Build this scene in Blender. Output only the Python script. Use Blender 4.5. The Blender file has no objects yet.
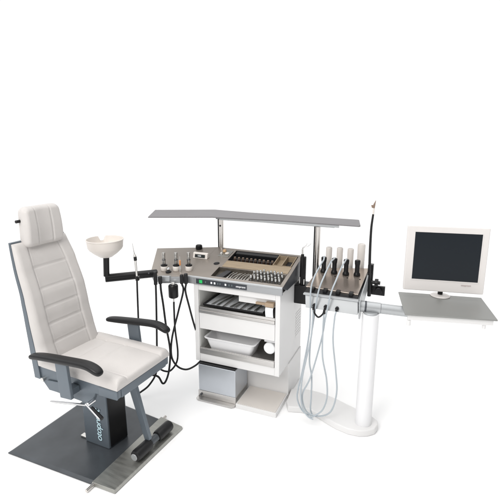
import bpy, bmesh, math, random
from mathutils import Vector, Matrix
random.seed(7)
R = math.radians
S = bpy.context.scene

# ------------------------------------------------------------------ camera
cd = bpy.data.cameras.new('camera'); cam = bpy.data.objects.new('camera', cd)
S.collection.objects.link(cam); S.camera = cam
cam.location = (0, 0, 1.8)
cam.rotation_euler = (R(90) - math.atan(110/440), 0, 0)
cd.sensor_width = 36; cd.lens = 36*440/500; cd.clip_end = 500
S.render.resolution_x = 1024; S.render.resolution_y = 1024
S.view_settings.view_transform = 'Standard'; S.view_settings.look = 'None'
S.view_settings.exposure = 0; S.view_settings.gamma = 1

# ------------------------------------------------------------------ world: white studio, brighter above and ahead, dimmer behind the camera
wd = bpy.data.worlds.new('World'); S.world = wd; wd.use_nodes = True
nt = wd.node_tree; nt.nodes.clear()
wo = nt.nodes.new('ShaderNodeOutputWorld'); bg = nt.nodes.new('ShaderNodeBackground')
tc = nt.nodes.new('ShaderNodeTexCoord'); sp = nt.nodes.new('ShaderNodeSeparateXYZ')
nt.links.new(tc.outputs['Generated'], sp.inputs[0])
def mrange(sock, a, b, c, d):
    n = nt.nodes.new('ShaderNodeMapRange'); n.interpolation_type = 'SMOOTHSTEP'
    n.inputs['From Min'].default_value = a; n.inputs['From Max'].default_value = b
    n.inputs['To Min'].default_value = c; n.inputs['To Max'].default_value = d
    nt.links.new(sock, n.inputs['Value']); return n.outputs['Result']
fr = mrange(sp.outputs['Y'], 0.45, 0.80, 0.30, 1.02)
zx = nt.nodes.new('ShaderNodeMath'); zx.operation = 'MULTIPLY_ADD'; zx.inputs[1].default_value = -0.32   # overhead world glow skewed left, added so right-facing sides render darker
nt.links.new(sp.outputs['X'], zx.inputs[0]); nt.links.new(sp.outputs['Z'], zx.inputs[2])
tp = mrange(zx.outputs[0], 0.45, 0.85, 0.28, 1.68)
mx = nt.nodes.new('ShaderNodeMath'); mx.operation = 'MAXIMUM'
nt.links.new(fr, mx.inputs[0]); nt.links.new(tp, mx.inputs[1])
bg.inputs['Color'].default_value = (1.0, 0.998, 0.996, 1)
nt.links.new(mx.outputs[0], bg.inputs['Strength'])
nt.links.new(bg.outputs[0], wo.inputs[0])

# ------------------------------------------------------------------ studio lamps
def area(name, loc, target, size, power, col=(1, 1, 1)):
    l = bpy.data.lights.new(name, 'AREA'); l.shape = 'SQUARE'; l.size = size; l.energy = power; l.color = col
    o = bpy.data.objects.new(name, l); S.collection.objects.link(o); o.location = loc
    o.rotation_euler = (Vector(target) - Vector(loc)).to_track_quat('-Z', 'Y').to_euler()
area('key_lamp', (-1.7, -0.5, 3.2), (-0.1, 2.6, 0.7), 1.6, 80, (1, 0.975, 0.95))
area('top_lamp', (0.1, 3.2, 4.2), (0, 2.9, 0), 3.0, 24, (1, 0.99, 0.98))

# ------------------------------------------------------------------ materials
M = {}
def mat(name, col, rough=0.5, metal=0.0, bump=0.0, bscale=200, vary=0.05, vscale=6, spec=0.5, stretch=None, emit=None, coat=0, trans=0):
    m = bpy.data.materials.new(name); m.use_nodes = True; t = m.node_tree; b = t.nodes['Principled BSDF']
    b.inputs['Roughness'].default_value = rough; b.inputs['Metallic'].default_value = metal
    b.inputs['Specular IOR Level'].default_value = spec
    b.inputs['Coat Weight'].default_value = coat
    b.inputs['Transmission Weight'].default_value = trans
    co = t.nodes.new('ShaderNodeTexCoord'); mp = t.nodes.new('ShaderNodeMapping')
    t.links.new(co.outputs['Object'], mp.inputs[0])
    if stretch: mp.inputs['Scale'].default_value = stretch
    n = t.nodes.new('ShaderNodeTexNoise'); n.inputs['Scale'].default_value = vscale; n.inputs['Detail'].default_value = 6
    t.links.new(mp.outputs[0], n.inputs['Vector'])
    cr = t.nodes.new('ShaderNodeMapRange'); cr.inputs['From Min'].default_value = .3; cr.inputs['From Max'].default_value = .7
    cr.inputs['To Min'].default_value = 1-vary; cr.inputs['To Max'].default_value = 1+vary
    t.links.new(n.outputs['Fac'], cr.inputs['Value'])
    vm = t.nodes.new('ShaderNodeVectorMath'); vm.operation = 'SCALE'; vm.inputs[0].default_value = col
    t.links.new(cr.outputs[0], vm.inputs['Scale']); t.links.new(vm.outputs[0], b.inputs['Base Color'])
    rr = t.nodes.new('ShaderNodeMapRange'); rr.inputs['From Min'].default_value = .3; rr.inputs['From Max'].default_value = .7
    k_ = 0 if rough < .36 else 1
    rr.inputs['To Min'].default_value = rough-.06*k_; rr.inputs['To Max'].default_value = min(rough+.08*k_, 1)
    t.links.new(n.outputs['Fac'], rr.inputs['Value']); t.links.new(rr.outputs[0], b.inputs['Roughness'])
    if bump:
        n2 = t.nodes.new('ShaderNodeTexNoise'); n2.inputs['Scale'].default_value = bscale; n2.inputs['Detail'].default_value = 3
        t.links.new(mp.outputs[0], n2.inputs['Vector'])
        bp = t.nodes.new('ShaderNodeBump'); bp.inputs['Strength'].default_value = bump; bp.inputs['Distance'].default_value = 0.002
        t.links.new(n2.outputs['Fac'], bp.inputs['Height']); t.links.new(bp.outputs[0], b.inputs['Normal'])
    if emit:
        b.inputs['Emission Color'].default_value = (*emit[:3], 1); b.inputs['Emission Strength'].default_value = emit[3]
    M[name] = m; return m
mat('ground_white', (.96, .96, .96), .9, vary=.004, spec=.1)
mat('leather', (.575, .550, .532), .42, bump=.35, bscale=260, vary=.02, vscale=9, spec=.4)
mat('shell_grey', (.125, .150, .175), .38, metal=.35, bump=.08, bscale=500, vary=.06)
mat('plate_grey', (.060, .067, .075), .30, metal=.25, bump=.06, bscale=300, vary=.25, vscale=5, spec=.5)
mat('brushed_strip', (.37, .37, .345), .40, metal=.8, vary=.10, vscale=7, stretch=(1, 8, 1), bump=.1, bscale=60)
mat('black_rubber', (.012, .012, .013), .40, spec=.3, bump=.15, bscale=300, vary=.1)
mat('black_plastic', (.009, .009, .010), .33, spec=.3, vary=.1)
mat('hose_black', (.010, .010, .011), .4, spec=.3)
mat('chrome', (.72, .72, .73), .16, metal=1, vary=.04)
mat('steel', (.70, .69, .67), .32, metal=1, vary=.1, vscale=20)
mat('steel_tube', (.66, .63, .60), .25, metal=1, vary=.05)
mat('brushed_steel', (.60, .585, .57), .33, metal=.9, vary=.1, vscale=8, stretch=(1, 12, 12))
mat('bin_steel', (.55, .58, .62), .33, metal=.75, vary=.06, vscale=4)
mat('white_paint', (.765, .76, .755), .38, vary=.012, spec=.4, bump=.03, bscale=200)
mat('white_side', (.62, .64, .635), .42, vary=.015, spec=.35, bump=.03, bscale=200)
mat('white_plastic', (.80, .80, .81), .35, vary=.01)
mat('cream_plastic', (.72, .675, .63), .45, vary=.02, vscale=10)
mat('quiver_white', (.72, .68, .64), .45, vary=.02)
mat('silver_paint', (.36, .37, .38), .38, metal=.4, bump=.04, bscale=500, vary=.03)
mat('panel_silver', (.43, .445, .455), .36, metal=.35, vary=.03)
mat('taupe', (.30, .268, .238), .36, metal=.45, vary=.05, bump=.04, bscale=400)
mat('taupe_gloss', (.50, .43, .375), .17, metal=.8, vary=.06)
mat('canopy_grey', (.205, .198, .205), .5, metal=.2, vary=.04, bump=.05, bscale=600, spec=.3)
mat('dark_side', (.06, .065, .075), .4, metal=.3)
mat('recess_dark', (.028, .028, .03), .5, vary=.1)
mat('tan_wood', (.29, .225, .15), .5, vary=.12, vscale=14, stretch=(1, 6, 1))
mat('vial_brown', (.045, .028, .02), .25, vary=.2)
mat('beige_tray', (.66, .62, .58), .5, vary=.03)
mat('control_black', (.03, .036, .045), .3)
mat('green_led', (.02, .5, .12), .4, emit=(.03, .85, .18, 0.06))
mat('btn_white', (.8, .82, .84), .4)
mat('btn_dim', (.12, .16, .17), .4)
mat('text_pale', (.58, .78, .85), .4)
mat('text_white', (.85, .86, .88), .4)
mat('text_grey', (.42, .33, .32), .5)
mat('screen', (.005, .009, .014), .25, vary=.0, spec=.3)
mat('bezel', (.74, .71, .69), .42, vary=.01)
mat('shelf_grey', (.27, .272, .262), .42, metal=.3, vary=.05, vscale=3)
mat('cable_blue', (.41, .455, .49), .32, vary=.05, spec=.5)
mat('orange', (.75, .32, .12), .4)
mat('amber', (.55, .36, .2), .3)
mat('paper', (.85, .86, .87), .7, vary=.01)
mat('paper_brown', (.38, .28, .19), .5, vary=.1)
mat('forceps_steel', (.42, .41, .39), .3, metal=1, vary=.15, vscale=30)
mat('cap_brown', (.16, .11, .075), .4)
mat('recess_taupe', (.13, .115, .095), .35, metal=.5, vary=.3, vscale=25)
mat('tip_brown', (.22, .15, .11), .45)
mat('tip_steel', (.62, .62, .61), .28, metal=.9, vary=.1, vscale=40)
mat('tray_inner', (.70, .72, .74), .4, metal=.1, vary=.1, vscale=12)
mat('niche_grey', (.66, .66, .63), .5)
mat('display_window', (.02, .025, .025), .2)

# ------------------------------------------------------------------ mesh helpers
class MB:
    def __init__(s): s.b = bmesh.new()
    def box(s, x0, x1, y0, y1, z0, z1):
        v = [s.b.verts.new(p) for p in [(x0,y0,z0),(x1,y0,z0),(x1,y1,z0),(x0,y1,z0),(x0,y0,z1),(x1,y0,z1),(x1,y1,z1),(x0,y1,z1)]]
        for f in [(3,2,1,0),(4,5,6,7),(0,1,5,4),(1,2,6,5),(2,3,7,6),(3,0,4,7)]: s.b.faces.new([v[i] for i in f])
        return s
    def hexa(s, pts):   # 8 points, bottom ring then top ring
        v = [s.b.verts.new(p) for p in pts]
        for f in [(3,2,1,0),(4,5,6,7),(0,1,5,4),(1,2,6,5),(2,3,7,6),(3,0,4,7)]: s.b.faces.new([v[i] for i in f])
        return s
    def prism(s, poly, zb, zt):   # zb, zt numbers or functions of (x, y)
        fb = zb if callable(zb) else (lambda x, y: zb); ft = zt if callable(zt) else (lambda x, y: zt)
        a = [s.b.verts.new((x, y, fb(x, y))) for x, y in poly]; c = [s.b.verts.new((x, y, ft(x, y))) for x, y in poly]
        n = len(poly); s.b.faces.new(a[::-1]); s.b.faces.new(c)
        for i in range(n): j = (i+1) % n; s.b.faces.new([a[i], a[j], c[j], c[i]])
        return s
    def extr(s, poly, axis, a0, a1):   # outline extruded along an axis ('x' or 'y'); poly in the other two
        def P(p, t): return (t, p[0], p[1]) if axis == 'x' else (p[0], t, p[1])
        a = [s.b.verts.new(P(p, a0)) for p in poly]; c = [s.b.verts.new(P(p, a1)) for p in poly]
        n = len(poly); s.b.faces.new(a[::-1]); s.b.faces.new(c)
        for i in range(n): j = (i+1) % n; s.b.faces.new([a[i], a[j], c[j], c[i]])
        return s
    def lathe(s, prof, c=(0,0,0), n=28, axis=None, cap=True):
        q = Vector((0,0,1)).rotation_difference(Vector(axis).normalized()).to_matrix() if axis else Matrix.Identity(3)
        c = Vector(c); rings = []
        for r, z in prof:
            rings.append([s.b.verts.new(c + q @ Vector((r*math.cos(2*math.pi*k/n), r*math.sin(2*math.pi*k/n), z))) for k in range(n)])
        for i in range(len(rings)-1):
            for k in range(n): s.b.faces.new([rings[i][k], rings[i][(k+1)%n], rings[i+1][(k+1)%n], rings[i+1][k]])
        if cap: s.b.faces.new(rings[0][::-1]); s.b.faces.new(rings[-1])
        return s
    def cyl(s, a, b, r, n=20, r2=None, ch=0.0015):
        a, b = Vector(a), Vector(b); L = (b-a).length; r2 = r if r2 is None else r2; ch = min(ch, r*.4, L*.3)
        return s.lathe([(r-ch, 0), (r, ch), (r2, L-ch), (r2-ch, L)], a, n, b-a)
    def tube(s, pts, r, n=10, sub=8, taper=None):
        P = [Vector(p) for p in pts]; Q = []
        if sub > 1 and len(P) > 2:
            E = [P[0]*2-P[1]] + P + [P[-1]*2-P[-2]]
            for i in range(1, len(E)-2):
                for k in range(sub):
                    t = k/sub; p0, p1, p2, p3 = E[i-1:i+3]
                    Q.append(.5*((2*p1)+(p2-p0)*t+(2*p0-5*p1+4*p2-p3)*t*t+(3*p1-p0-3*p2+p3)*t**3))
            Q.append(P[-1])
        else: Q = P
        prev = None; rings = []; up = None
        for i, p in enumerate(Q):
            d = (Q[min(i+1, len(Q)-1)] - Q[max(i-1, 0)]).normalized()
            if up is None: up = d.orthogonal().normalized()
            up = (up - d*up.dot(d)).normalized(); sd = d.cross(up)
            rr = r if taper is None else r + (taper-r)*i/(len(Q)-1)
            rings.append([s.b.verts.new(p + rr*(math.cos(2*math.pi*k/n)*up + math.sin(2*math.pi*k/n)*sd)) for k in range(n)])
        for i in range(len(rings)-1):
            for k in range(n): s.b.faces.new([rings[i][k], rings[i][(k+1)%n], rings[i+1][(k+1)%n], rings[i+1][k]])
        s.b.faces.new(rings[0][::-1]); s.b.faces.new(rings[-1])
        return s
    def build(s, name, m, parent=None, bevel=0, seg=2, angle=35, subsurf=0):
        bmesh.ops.recalc_face_normals(s.b, faces=s.b.faces)
        for f in s.b.faces: f.smooth = True
        for e in s.b.edges:
            if len(e.link_faces) == 2 and e.calc_face_angle(0) > R(angle): e.smooth = False
        me = bpy.data.meshes.new(name); s.b.to_mesh(me); s.b.free()
        me.materials.append(M[m]); o = bpy.data.objects.new(name, me); S.collection.objects.link(o)
        if bevel:
            md = o.modifiers.new('bevel', 'BEVEL'); md.width = bevel; md.segments = seg; md.limit_method = 'ANGLE'; md.angle_limit = R(30)
            md.harden_normals = False
            for p in me.polygons: p.use_smooth = True
            for e in me.edges: e.use_edge_sharp = False
            wn = o.modifiers.new('normals', 'WEIGHTED_NORMAL'); wn.keep_sharp = True
        if subsurf:
            md = o.modifiers.new('subd', 'SUBSURF'); md.levels = subsurf; md.render_levels = subsurf
        if parent: o.parent = parent
        return o
def tag(o, label=None, cat=None, group=None, kind=None):
    if label: o['label'] = label
    if cat: o['category'] = cat
    if group: o['group'] = group
    if kind: o['kind'] = kind
    return o
def thing(name, label, cat, loc, rz=0, group=None):
    o = bpy.data.objects.new(name, None); S.collection.objects.link(o); o.empty_display_size = .05
    o.location = loc; o.rotation_euler = (0, 0, rz); return tag(o, label, cat, group)
def text(name, body, size, m, parent, mtx, extrude=.0006, shear=0, spacing=1.0, fat=.012):
    c = bpy.data.curves.new(name, 'FONT'); c.body = body; c.size = size; c.extrude = extrude; c.shear = shear
    c.align_x = 'LEFT'; c.align_y = 'CENTER'; c.space_character = spacing; c.offset = size*fat
    t = bpy.data.objects.new('tmp', c); S.collection.objects.link(t); bpy.context.view_layer.update()
    me = bpy.data.meshes.new_from_object(t.evaluated_get(bpy.context.evaluated_depsgraph_get()))
    bpy.data.objects.remove(t); me.materials.clear(); me.materials.append(M[m]); me.transform(mtx)
    o = bpy.data.objects.new(name, me); S.collection.objects.link(o); o.parent = parent; return o
def copy_tree(o, loc, label=None, parent=None):
    c = o.copy(); S.collection.objects.link(c); c.location = loc
    if label: c['label'] = label
    for ch in [k for k in S.objects if k.parent == o]:
        d = ch.copy(); S.collection.objects.link(d); d.parent = c
    return c

# ------------------------------------------------------------------ ground
g = MB(); g.box(-150, 150, -30, 300, -.05, 0); tag(g.build('ground', 'ground_white'), kind='structure')

# ================================================================== TREATMENT CHAIR  (u forward, v far side, z up)
ch = thing('treatment_chair', 'reclining chair with pale leather cushions and black armrests on a dark floor plate', 'chair', (-.874, 2.355, 0), R(-26.8))
# floor plate: dark sheet with sloped rim, brushed tread at the front
P4 = [(-.441, -.362), (.341, -.308), (.345, .292), (-.464, .335)]
def inset(P, k):
    cx = sum(p[0] for p in P)/4; cy = sum(p[1] for p in P)/4
    return [(cx+(x-cx)*(1-k), cy+(y-cy)*(1-k)) for x, y in P]
b = MB(); O4, I4 = P4, inset(P4, .05)
va = [b.b.verts.new((x, y, .003)) for x, y in O4]; vo = [b.b.verts.new((x, y, .008)) for x, y in O4]; vi = [b.b.verts.new((x, y, .02)) for x, y in I4]
b.b.faces.new(va[::-1]); b.b.faces.new(vi)
for i in range(4):
    j = (i+1) % 4; b.b.faces.new([va[i], va[j], vo[j], vo[i]]); b.b.faces.new([vo[i], vo[j], vi[j], vi[i]])
base = b.build('floor_plate', 'plate_grey', ch, bevel=.002)
b = MB(); b.hexa([(.192,-.322,.0045),(.345,-.311,.0045),(.349,.295,.0045),(.163,.314,.0045),(.192,-.318,.0235),(.340,-.306,.0225),(.344,.290,.0225),(.163,.310,.0235)])
b.build('tread_strip', 'brushed_strip', ch, bevel=.002)
b = MB(); b.cyl((.205, -.372, .014), (.180, .338, .014), .009); b.build('axle_rod', 'steel_tube', ch)
# column
b = MB(); b.hexa([(-.098,-.088,.021),(.088,-.082,.021),(.100,.066,.021),(-.086,.062,.021),(-.098,-.088,.44),(.088,-.082,.44),(.100,.066,.44),(-.086,.062,.44)])
col = b.build('column', 'shell_grey', ch, bevel=.006, seg=3)
b = MB(); b.hexa([(.0895,-.070,.03),(.0925,-.070,.03),(.1035,.056,.03),(.1005,.056,.03),(.0895,-.070,.39),(.0925,-.070,.39),(.1035,.056,.39),(.1005,.056,.39)])
b.build('column_dark_front', 'black_plastic', ch, bevel=.002)  # thin dark sheet over the front face of the column
mt = Matrix.Translation((.022, -.0885, .062)) @ Matrix.Rotation(R(2), 4, 'Z') @ Matrix.Rotation(R(90), 4, 'X') @ Matrix.Rotation(R(90), 4, 'Z')
text('lettering', 'otopront', .062, 'text_pale', col, mt, spacing=.93, fat=.004, shear=.15)
b = MB(); b.box(-.155, -.105, -.075, -.045, .021, .034); b.build('foot_pedal', 'steel', ch, bevel=.003)
# seat frame
b = MB()
fo = [(-.24,.387),(.085,.385),(.105,.395),(.135,.465),(.30,.478),(.302,.527),(-.30,.527),(-.30,.45)]
b.extr(fo, 'y', -.19, -.165); b.extr(fo, 'y', .215, .24)
b.box(.27, .303, -.164, .214, .474, .5265); b.box(-.296, .268, -.164, .214, .48, .522); b.box(-.19, .10, -.12, .14, .43, .479)
b.build('seat_frame', 'shell_grey', ch, bevel=.004)
b = MB(); b.extr([(.175,.470),(.3045,.4765),(.3045,.5272),(.175,.5272)], 'y', -.203, -.1905); b.build('frame_corner', 'shell_grey', ch, bevel=.006, seg=3)

def pad(fn, nu, nv):
    """closed cushion: fn(s,t)->front point and back point, s,t in 0..1"""
    b = MB(); F = [[None]*(nv+1) for _ in range(nu+1)]; K = [[None]*(nv+1) for _ in range(nu+1)]
    for i in range(nu+1):
        for j in range(nv+1):
            f, k = fn(i/nu, j/nv); F[i][j] = b.b.verts.new(f); K[i][j] = b.b.verts.new(k)
    for i in range(nu):
        for j in range(nv):
            b.b.faces.new([F[i][j], F[i+1][j], F[i+1][j+1], F[i][j+1]]); b.b.faces.new([K[i][j], K[i][j+1], K[i+1][j+1], K[i+1][j]])
    for i in range(nu):
        b.b.faces.new([F[i][0], K[i][0], K[i+1][0], F[i+1][0]]); b.b.faces.new([F[i][nv], F[i+1][nv], K[i+1][nv], K[i][nv]])
    for j in range(nv):
        b.b.faces.new([F[0][j], F[0][j+1], K[0][j+1], K[0][j]]); b.b.faces.new([F[nu][j], K[nu][j], K[nu][j+1], F[nu][j+1]])
    return b
def edge(d, r):  # rounded edge height factor 0..1, d = distance to the edge
    if d >= r: return 1.0
    q = 1 - d/r; return math.sqrt(max(0, 1-q*q))
def remap(s, n=5.0): # denser samples towards both edges
    return .5 - .5*math.cos(math.pi*s)
def groove(x, c, w): return math.exp(-((x-c)/w)**2)
def lerp_tab(t, tab):
    for (a, va), (b_, vb) in zip(tab, tab[1:]):
        if t <= b_: 
            k = (t-a)/(b_-a); k = k*k*(3-2*k)*.35 + k*.65
            return va+(vb-va)*k
    return tab[-1][1]

# seat cushion: flat middle, raised side bolsters, waterfall front
def seat_fn(s, t):
    s, t = remap(s), remap(t)
    u = -.27 + .575*s; v = -.198 + .446*t; L = .575
    d = min(s*L, (1-s)*L); dv = min(t*.446, (1-t)*.446)
    e = min(edge(d, .034), edge(dv, .030)); e = edge(d, .034)*edge(dv, .030)
    bol = .020/(1+math.exp((min(dv, .3)-.072)/.008))
    z = .036 + bol + .006*math.sin(math.pi*t) - .006*groove(dv, .080, .004)
    z -= .005*(groove(u, .03, .007) + groove(u, -.12, .007))*(1 if dv > .075 else .35)
    z += .003*math.sin(9*u+5*v)*math.sin(7*v+1)
    # wavy lower edge where the bolster wraps the frame
    zb = .529
    out = 0.010*math.sin(math.pi*min(1, dv/.03))*0
    return (u+.012*(s>.9)*e, v, zb + z*(.25+.75*e)), (u, v, zb)
pad(seat_fn, 110, 110).build('seat_cushion', 'leather', ch, angle=80)

# backrest: shell behind, cushion in front
Zs = [(.0, .445), (1, 1.235)]
def rear_u(z): return lerp_tab(z, [(.44, -.338), (.62, -.352), (.81, -.366), (.93, -.376), (1.09, -.413), (1.24, -.452)])
def thick(z): return lerp_tab(z, [(.44, .135), (.55, .128), (.67, .100), (.80, .080), (1.0, .062), (1.24, .036)])
def half(z): return lerp_tab(z, [(.44, .205), (.9, .205), (1.1, .198), (1.25, .180)])
vc = .008
def shell_t(z): return lerp_tab(z, [(.44, .050), (.60, .046), (.80, .034), (1.0, .026), (1.24, .018)])
def back_fn(s, t):
    s_, t = remap(s), remap(t)
    z = .530 + .702*s_; h = half(z); v = vc - h + 2*h*t
    d = min(s_*.702, (1-s_)*.702); dv = min(t, 1-t)*2*h
    e = edge(d, .03)*edge(dv, .028)
    mid = 1/(1+math.exp((.083-dv)/.006))
    th = thick(z) + .008*(1-mid) - .0055*groove(dv, .083, .0035)
    for zz in (1.085, .965, .855, .755, .650): th -= mid*(.0042*groove(z, zz, .0055) + .0030*groove(z, zz+.008, .0022))
    th += .0014*mid*math.cos((z-.65)*2*math.pi/.11+math.pi)
    ub = rear_u(z) + shell_t(z) + .0015
    return (ub + max(th-shell_t(z), .016)*(.30+.70*e), v, z), (ub, v, z)
pad(back_fn, 240, 110).build('backrest', 'leather', ch, angle=80)
def shell_fn(s, t):
    z = .445 + .795*s; h = half(z)+.003; v = vc-h+2*h*t
    return (rear_u(z)+shell_t(z), v, z), (rear_u(z) - .006*math.sin(math.pi*t), v, z)
pad(shell_fn, 30, 8).build('backrest_shell', 'shell_grey', ch, bevel=.003)
# rear hinge between shell and seat
b = MB(); b.box(-.325, -.275, -.175, .20, .44, .50); b.cyl((-.262, -.212, .455), (-.262, .24, .455), .013); b.build('hinge', 'steel', ch, bevel=.003)
# grey side link at the back of the seat
b = MB(); b.extr([(-.235,.455),(-.10,.47),(-.10,.40),(-.225,.395)], 'y', -.200, -.192); b.build('side_bracket', 'shell_grey', ch, bevel=.002)
# headrest
def head_fn(s, t):
    s_, t = remap(s), remap(t)
    w = .268; hh = .232; x = -.134 + w*t; y = hh*s_
    cr = .035; w2 = w/2; dx = w2-abs(x); dy = min(y, hh-y)
    # pull the corners in so the outline is a rounded rectangle
    if dx < cr and dy < cr:
        px, py = cr-dx, cr-dy; m = max(px, py); L = math.hypot(px, py)
        if L > 0:
            k = m/L; nx, ny = px*k, py*k
            x = math.copysign(w2-cr+nx, x); y = (cr-ny) if y < hh/2 else hh-cr+ny
            d = cr-m
        else: d = cr
    else: d = min(dx, dy)
    e = edge(max(d, 0), .028); x *= 1.0 - .10*s_; x += .006*s_
    f = .050*(.35+.65*e) - .006*e*(groove(abs(x), .050, .0035)) - .014*e*(abs(x) < .047) * (1-(x/.06)**2)*.35 + .006*e*(1-groove(abs(x), .0, .09))
    f += .010*math.sin(math.pi*s_)
    yaw = 0
    base = Vector((-.424, .016, 1.198)); up = Vector((-.06, 0, .998)); fw = Vector((.998, 0, .06))
    pf = base + up*y + Vector((0, 1, 0))*x + fw*(f)
    pb = base + up*y + Vector((0, 1, 0))*(x*(.93+.07*e)) - fw*(.022*e+.002)
    return pf, pb
pad(head_fn, 70, 90).build('headrest', 'leather', ch, angle=80)
b = MB(); b.cyl((-.452, .006, 1.15), (-.456, .006, 1.30), .012); b.build('headrest_stem', 'black_plastic', ch)
b = MB(); b.cyl((-.437, -.124, 1.352), (-.437, -.09, 1.352), .009); b.build('headrest_knob', 'black_plastic', ch)

# armrests
def arm(v, pts, pu, ztop, zb):
    b = MB(); rings = []; n = 20
    for i, (u, z) in enumerate(pts):
        k = i/(len(pts)-1); a = pts[max(i-1,0)]; c = pts[min(i+1,len(pts)-1)]
        d = Vector((c[0]-a[0], 0, c[1]-a[1])).normalized(); nr = Vector((-d.z, 0, d.x))
        sc = .66 if i in (0, len(pts)-1) else (.9 if i == 1 else 1)
        w, h = (.030*sc, .0185*sc)
        rings.append([b.b.verts.new(Vector((u, v, z)) + Vector((0,1,0))*w*math.copysign(abs(math.cos(q))**.7, math.cos(q)) + nr*h*math.copysign(abs(math.sin(q))**.8, math.sin(q))) for q in [2*math.pi*m/n for m in range(n)]])
    for i in range(len(rings)-1):
        for m in range(n): b.b.faces.new([rings[i][m], rings[i][(m+1)%n], rings[i+1][(m+1)%n], rings[i+1][m]])
    for rg, nn in ((rings[0], -1), (rings[-1], 1)):
        b.b.faces.new(rg if nn > 0 else rg[::-1])
    ar = b.build('armrest', 'black_rubber', ch, angle=80, subsurf=2)
    s = -1 if v < 0 else 1
    b = MB(); x0 = pu
    b.extr([(x0, ztop), (x0+.086, ztop+.008), (x0+.100, zb+.008), (x0+.015, zb)], 'y', v-.010, v+.010)
    b.build('bracket', 'shell_grey', ar, bevel=.003)
    b = MB(); b.box(x0+.025, x0+.08, min(v-s*.0105, v-s*.07), max(v-s*.0105, v-s*.07), zb+.015, zb+.05); b.build('bracket_foot', 'shell_grey', ar, bevel=.002)
arm(-.262, [(-.262,.628),(-.23,.638),(-.15,.653),(0,.667),(.10,.677),(.17,.683),(.21,.678),(.245,.666),(.275,.651)], -.057, .652, .438)
arm(.250, [(-.188,.672),(-.155,.680),(-.08,.688),(.05,.702),(.15,.712),(.21,.716),(.25,.710),(.285,.696),(.31,.682)], -.010, .684, .50)
# reclining levers under the near side
b = MB(); b.cyl((.125, -.191, .425), (.125, -.240, .424), .012); b.cyl((-.165, -.242, .361), (.113, -.242, .421), .0065); b.build('lever', 'chrome', ch)
b = MB(); b.cyl((.160, -.247, .421), (.250, -.262, .392), .0105); lv = b.build('lever', 'black_plastic', ch)
b = MB(); b.cyl((.125, -.252, .437), (.246, -.278, .399), .0045); b.build('lever_rod', 'chrome', lv)
# foot rest bar and its arm
b = MB(); b.extr([(.165,.475),(.225,.475),(.318,.10),(.285,.075)], 'y', .010, .034)
b.build('footrest_arm', 'shell_grey', ch, bevel=.003)
b = MB()
for a, c in ((-.105, .030), (.090, .225)):
    b.lathe([(.020, 0), (.031, .006), (.034, .018), (.034, abs(c-a)-.018), (.031, abs(c-a)-.006), (.020, abs(c-a))], (.302, a, .064), 28, (0, 1, 0))
fb = b.build('footrest_bar', 'black_rubber', ch)
b = MB(); b.cyl((.302, .0305, .064), (.302, .0895, .064), .024); b.build('middle_clamp', 'plate_grey', fb)
b = MB(); b.cyl((.302, -.111, .064), (.302, -.1055, .064), .021); b.build('end_cap', 'silver_paint', fb)

# ================================================================== TREATMENT UNIT  (x along the front, y back, z up)
UX, UY, UA = -.387, 2.869, R(-22.5)
ca, sa = math.cos(UA), math.sin(UA)
def toL(x, y, z=0): dx, dy = x-UX, y-UY; return (dx*ca+dy*sa, -dx*sa+dy*ca, z)
def toW(x, y, z=0): return (UX+x*ca-y*sa, UY+x*sa+y*ca, z)
un = thing('treatment_unit', 'white and grey unit with open shelves, sloped console and flat canopy on two posts', 'medical unit', (UX, UY, 0), UA)
# --- cabinet carcass
W, D, ZB, ZT = .627, .505, .272, .846
b = MB()
b.box(0, .034, 0, D, ZB, ZT); b.box(.0345, .594, D-.02, D, ZB, ZT)
b.box(.0345, .594, .002, D-.021, ZB, ZB+.060); b.box(.0345, .594, .002, D-.021, .805, ZT)
cab = b.build('cabinet', 'white_paint', un, bevel=.002)
b = MB(); b.box(.5945, W, 0, D, ZB, ZT); b.build('side_panel', 'white_paint', cab, bevel=.002)
b = MB(); b.box(.036, .592, .0025, .020, .522, .640); b.box(.036, .592, .021, D-.03, .525, .545); dr = b.build('drawer_front', 'white_paint', cab, bevel=.003)
b = MB(); b.box(.036, .592, -.006, .016, .644, .664); b.box(.036, .592, .0, .012, .6645, .684); b.box(.036, .592, .0165, D-.03, .648, .660); b.build('tray_rail', 'brushed_steel', cab, bevel=.0015)
b = MB(); b.box(.036, .592, -.004, .003, .334, .376); b.box(.036, .592, .0035, D-.03, .336, .350); b.box(.036, .592, .0035, .012, .3505, .378); b.build('lower_shelf', 'brushed_steel', cab, bevel=.0015)
b = MB(); b.box(.035, .037, .012, D-.03, .35, .52); b.box(.037, .594, D-.026, D-.021, .55, .80); b.box(.037, .594, D-.026, D-.021, .35, .52); b.box(.0345, .0365, .012, D-.03, .665, .804); b.build('inner_lining', 'niche_grey', cab)
b = MB(); b.box(.325, .592, .03, .055, .752, .8045); b.box(.48, .592, .058, .075, .735, .8045); b.build('hanging_flap', 'white_paint', cab, bevel=.002)
b = MB()
for k in range(9): z = .40+k*.022; b.box(W+.0003, W+.0016, .36, .48, z, z+.012)
b.build('vent', 'white_paint', cab, bevel=.001)
# --- plinth, floor tray
b = MB(); b.box(.03, .634, .195, .50, .0, ZB-.001); b.build('plinth', 'white_paint', un, bevel=.004)
b = MB(); b.box(.335, .630, -.058, .194, .0, .034); ft = b.build('floor_tray', 'white_paint', un, bevel=.003)
b = MB(); b.box(.342, .623, -.050, .190, .0345, .038); b.build('tray_mat', 'beige_tray', ft, bevel=.001)
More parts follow.
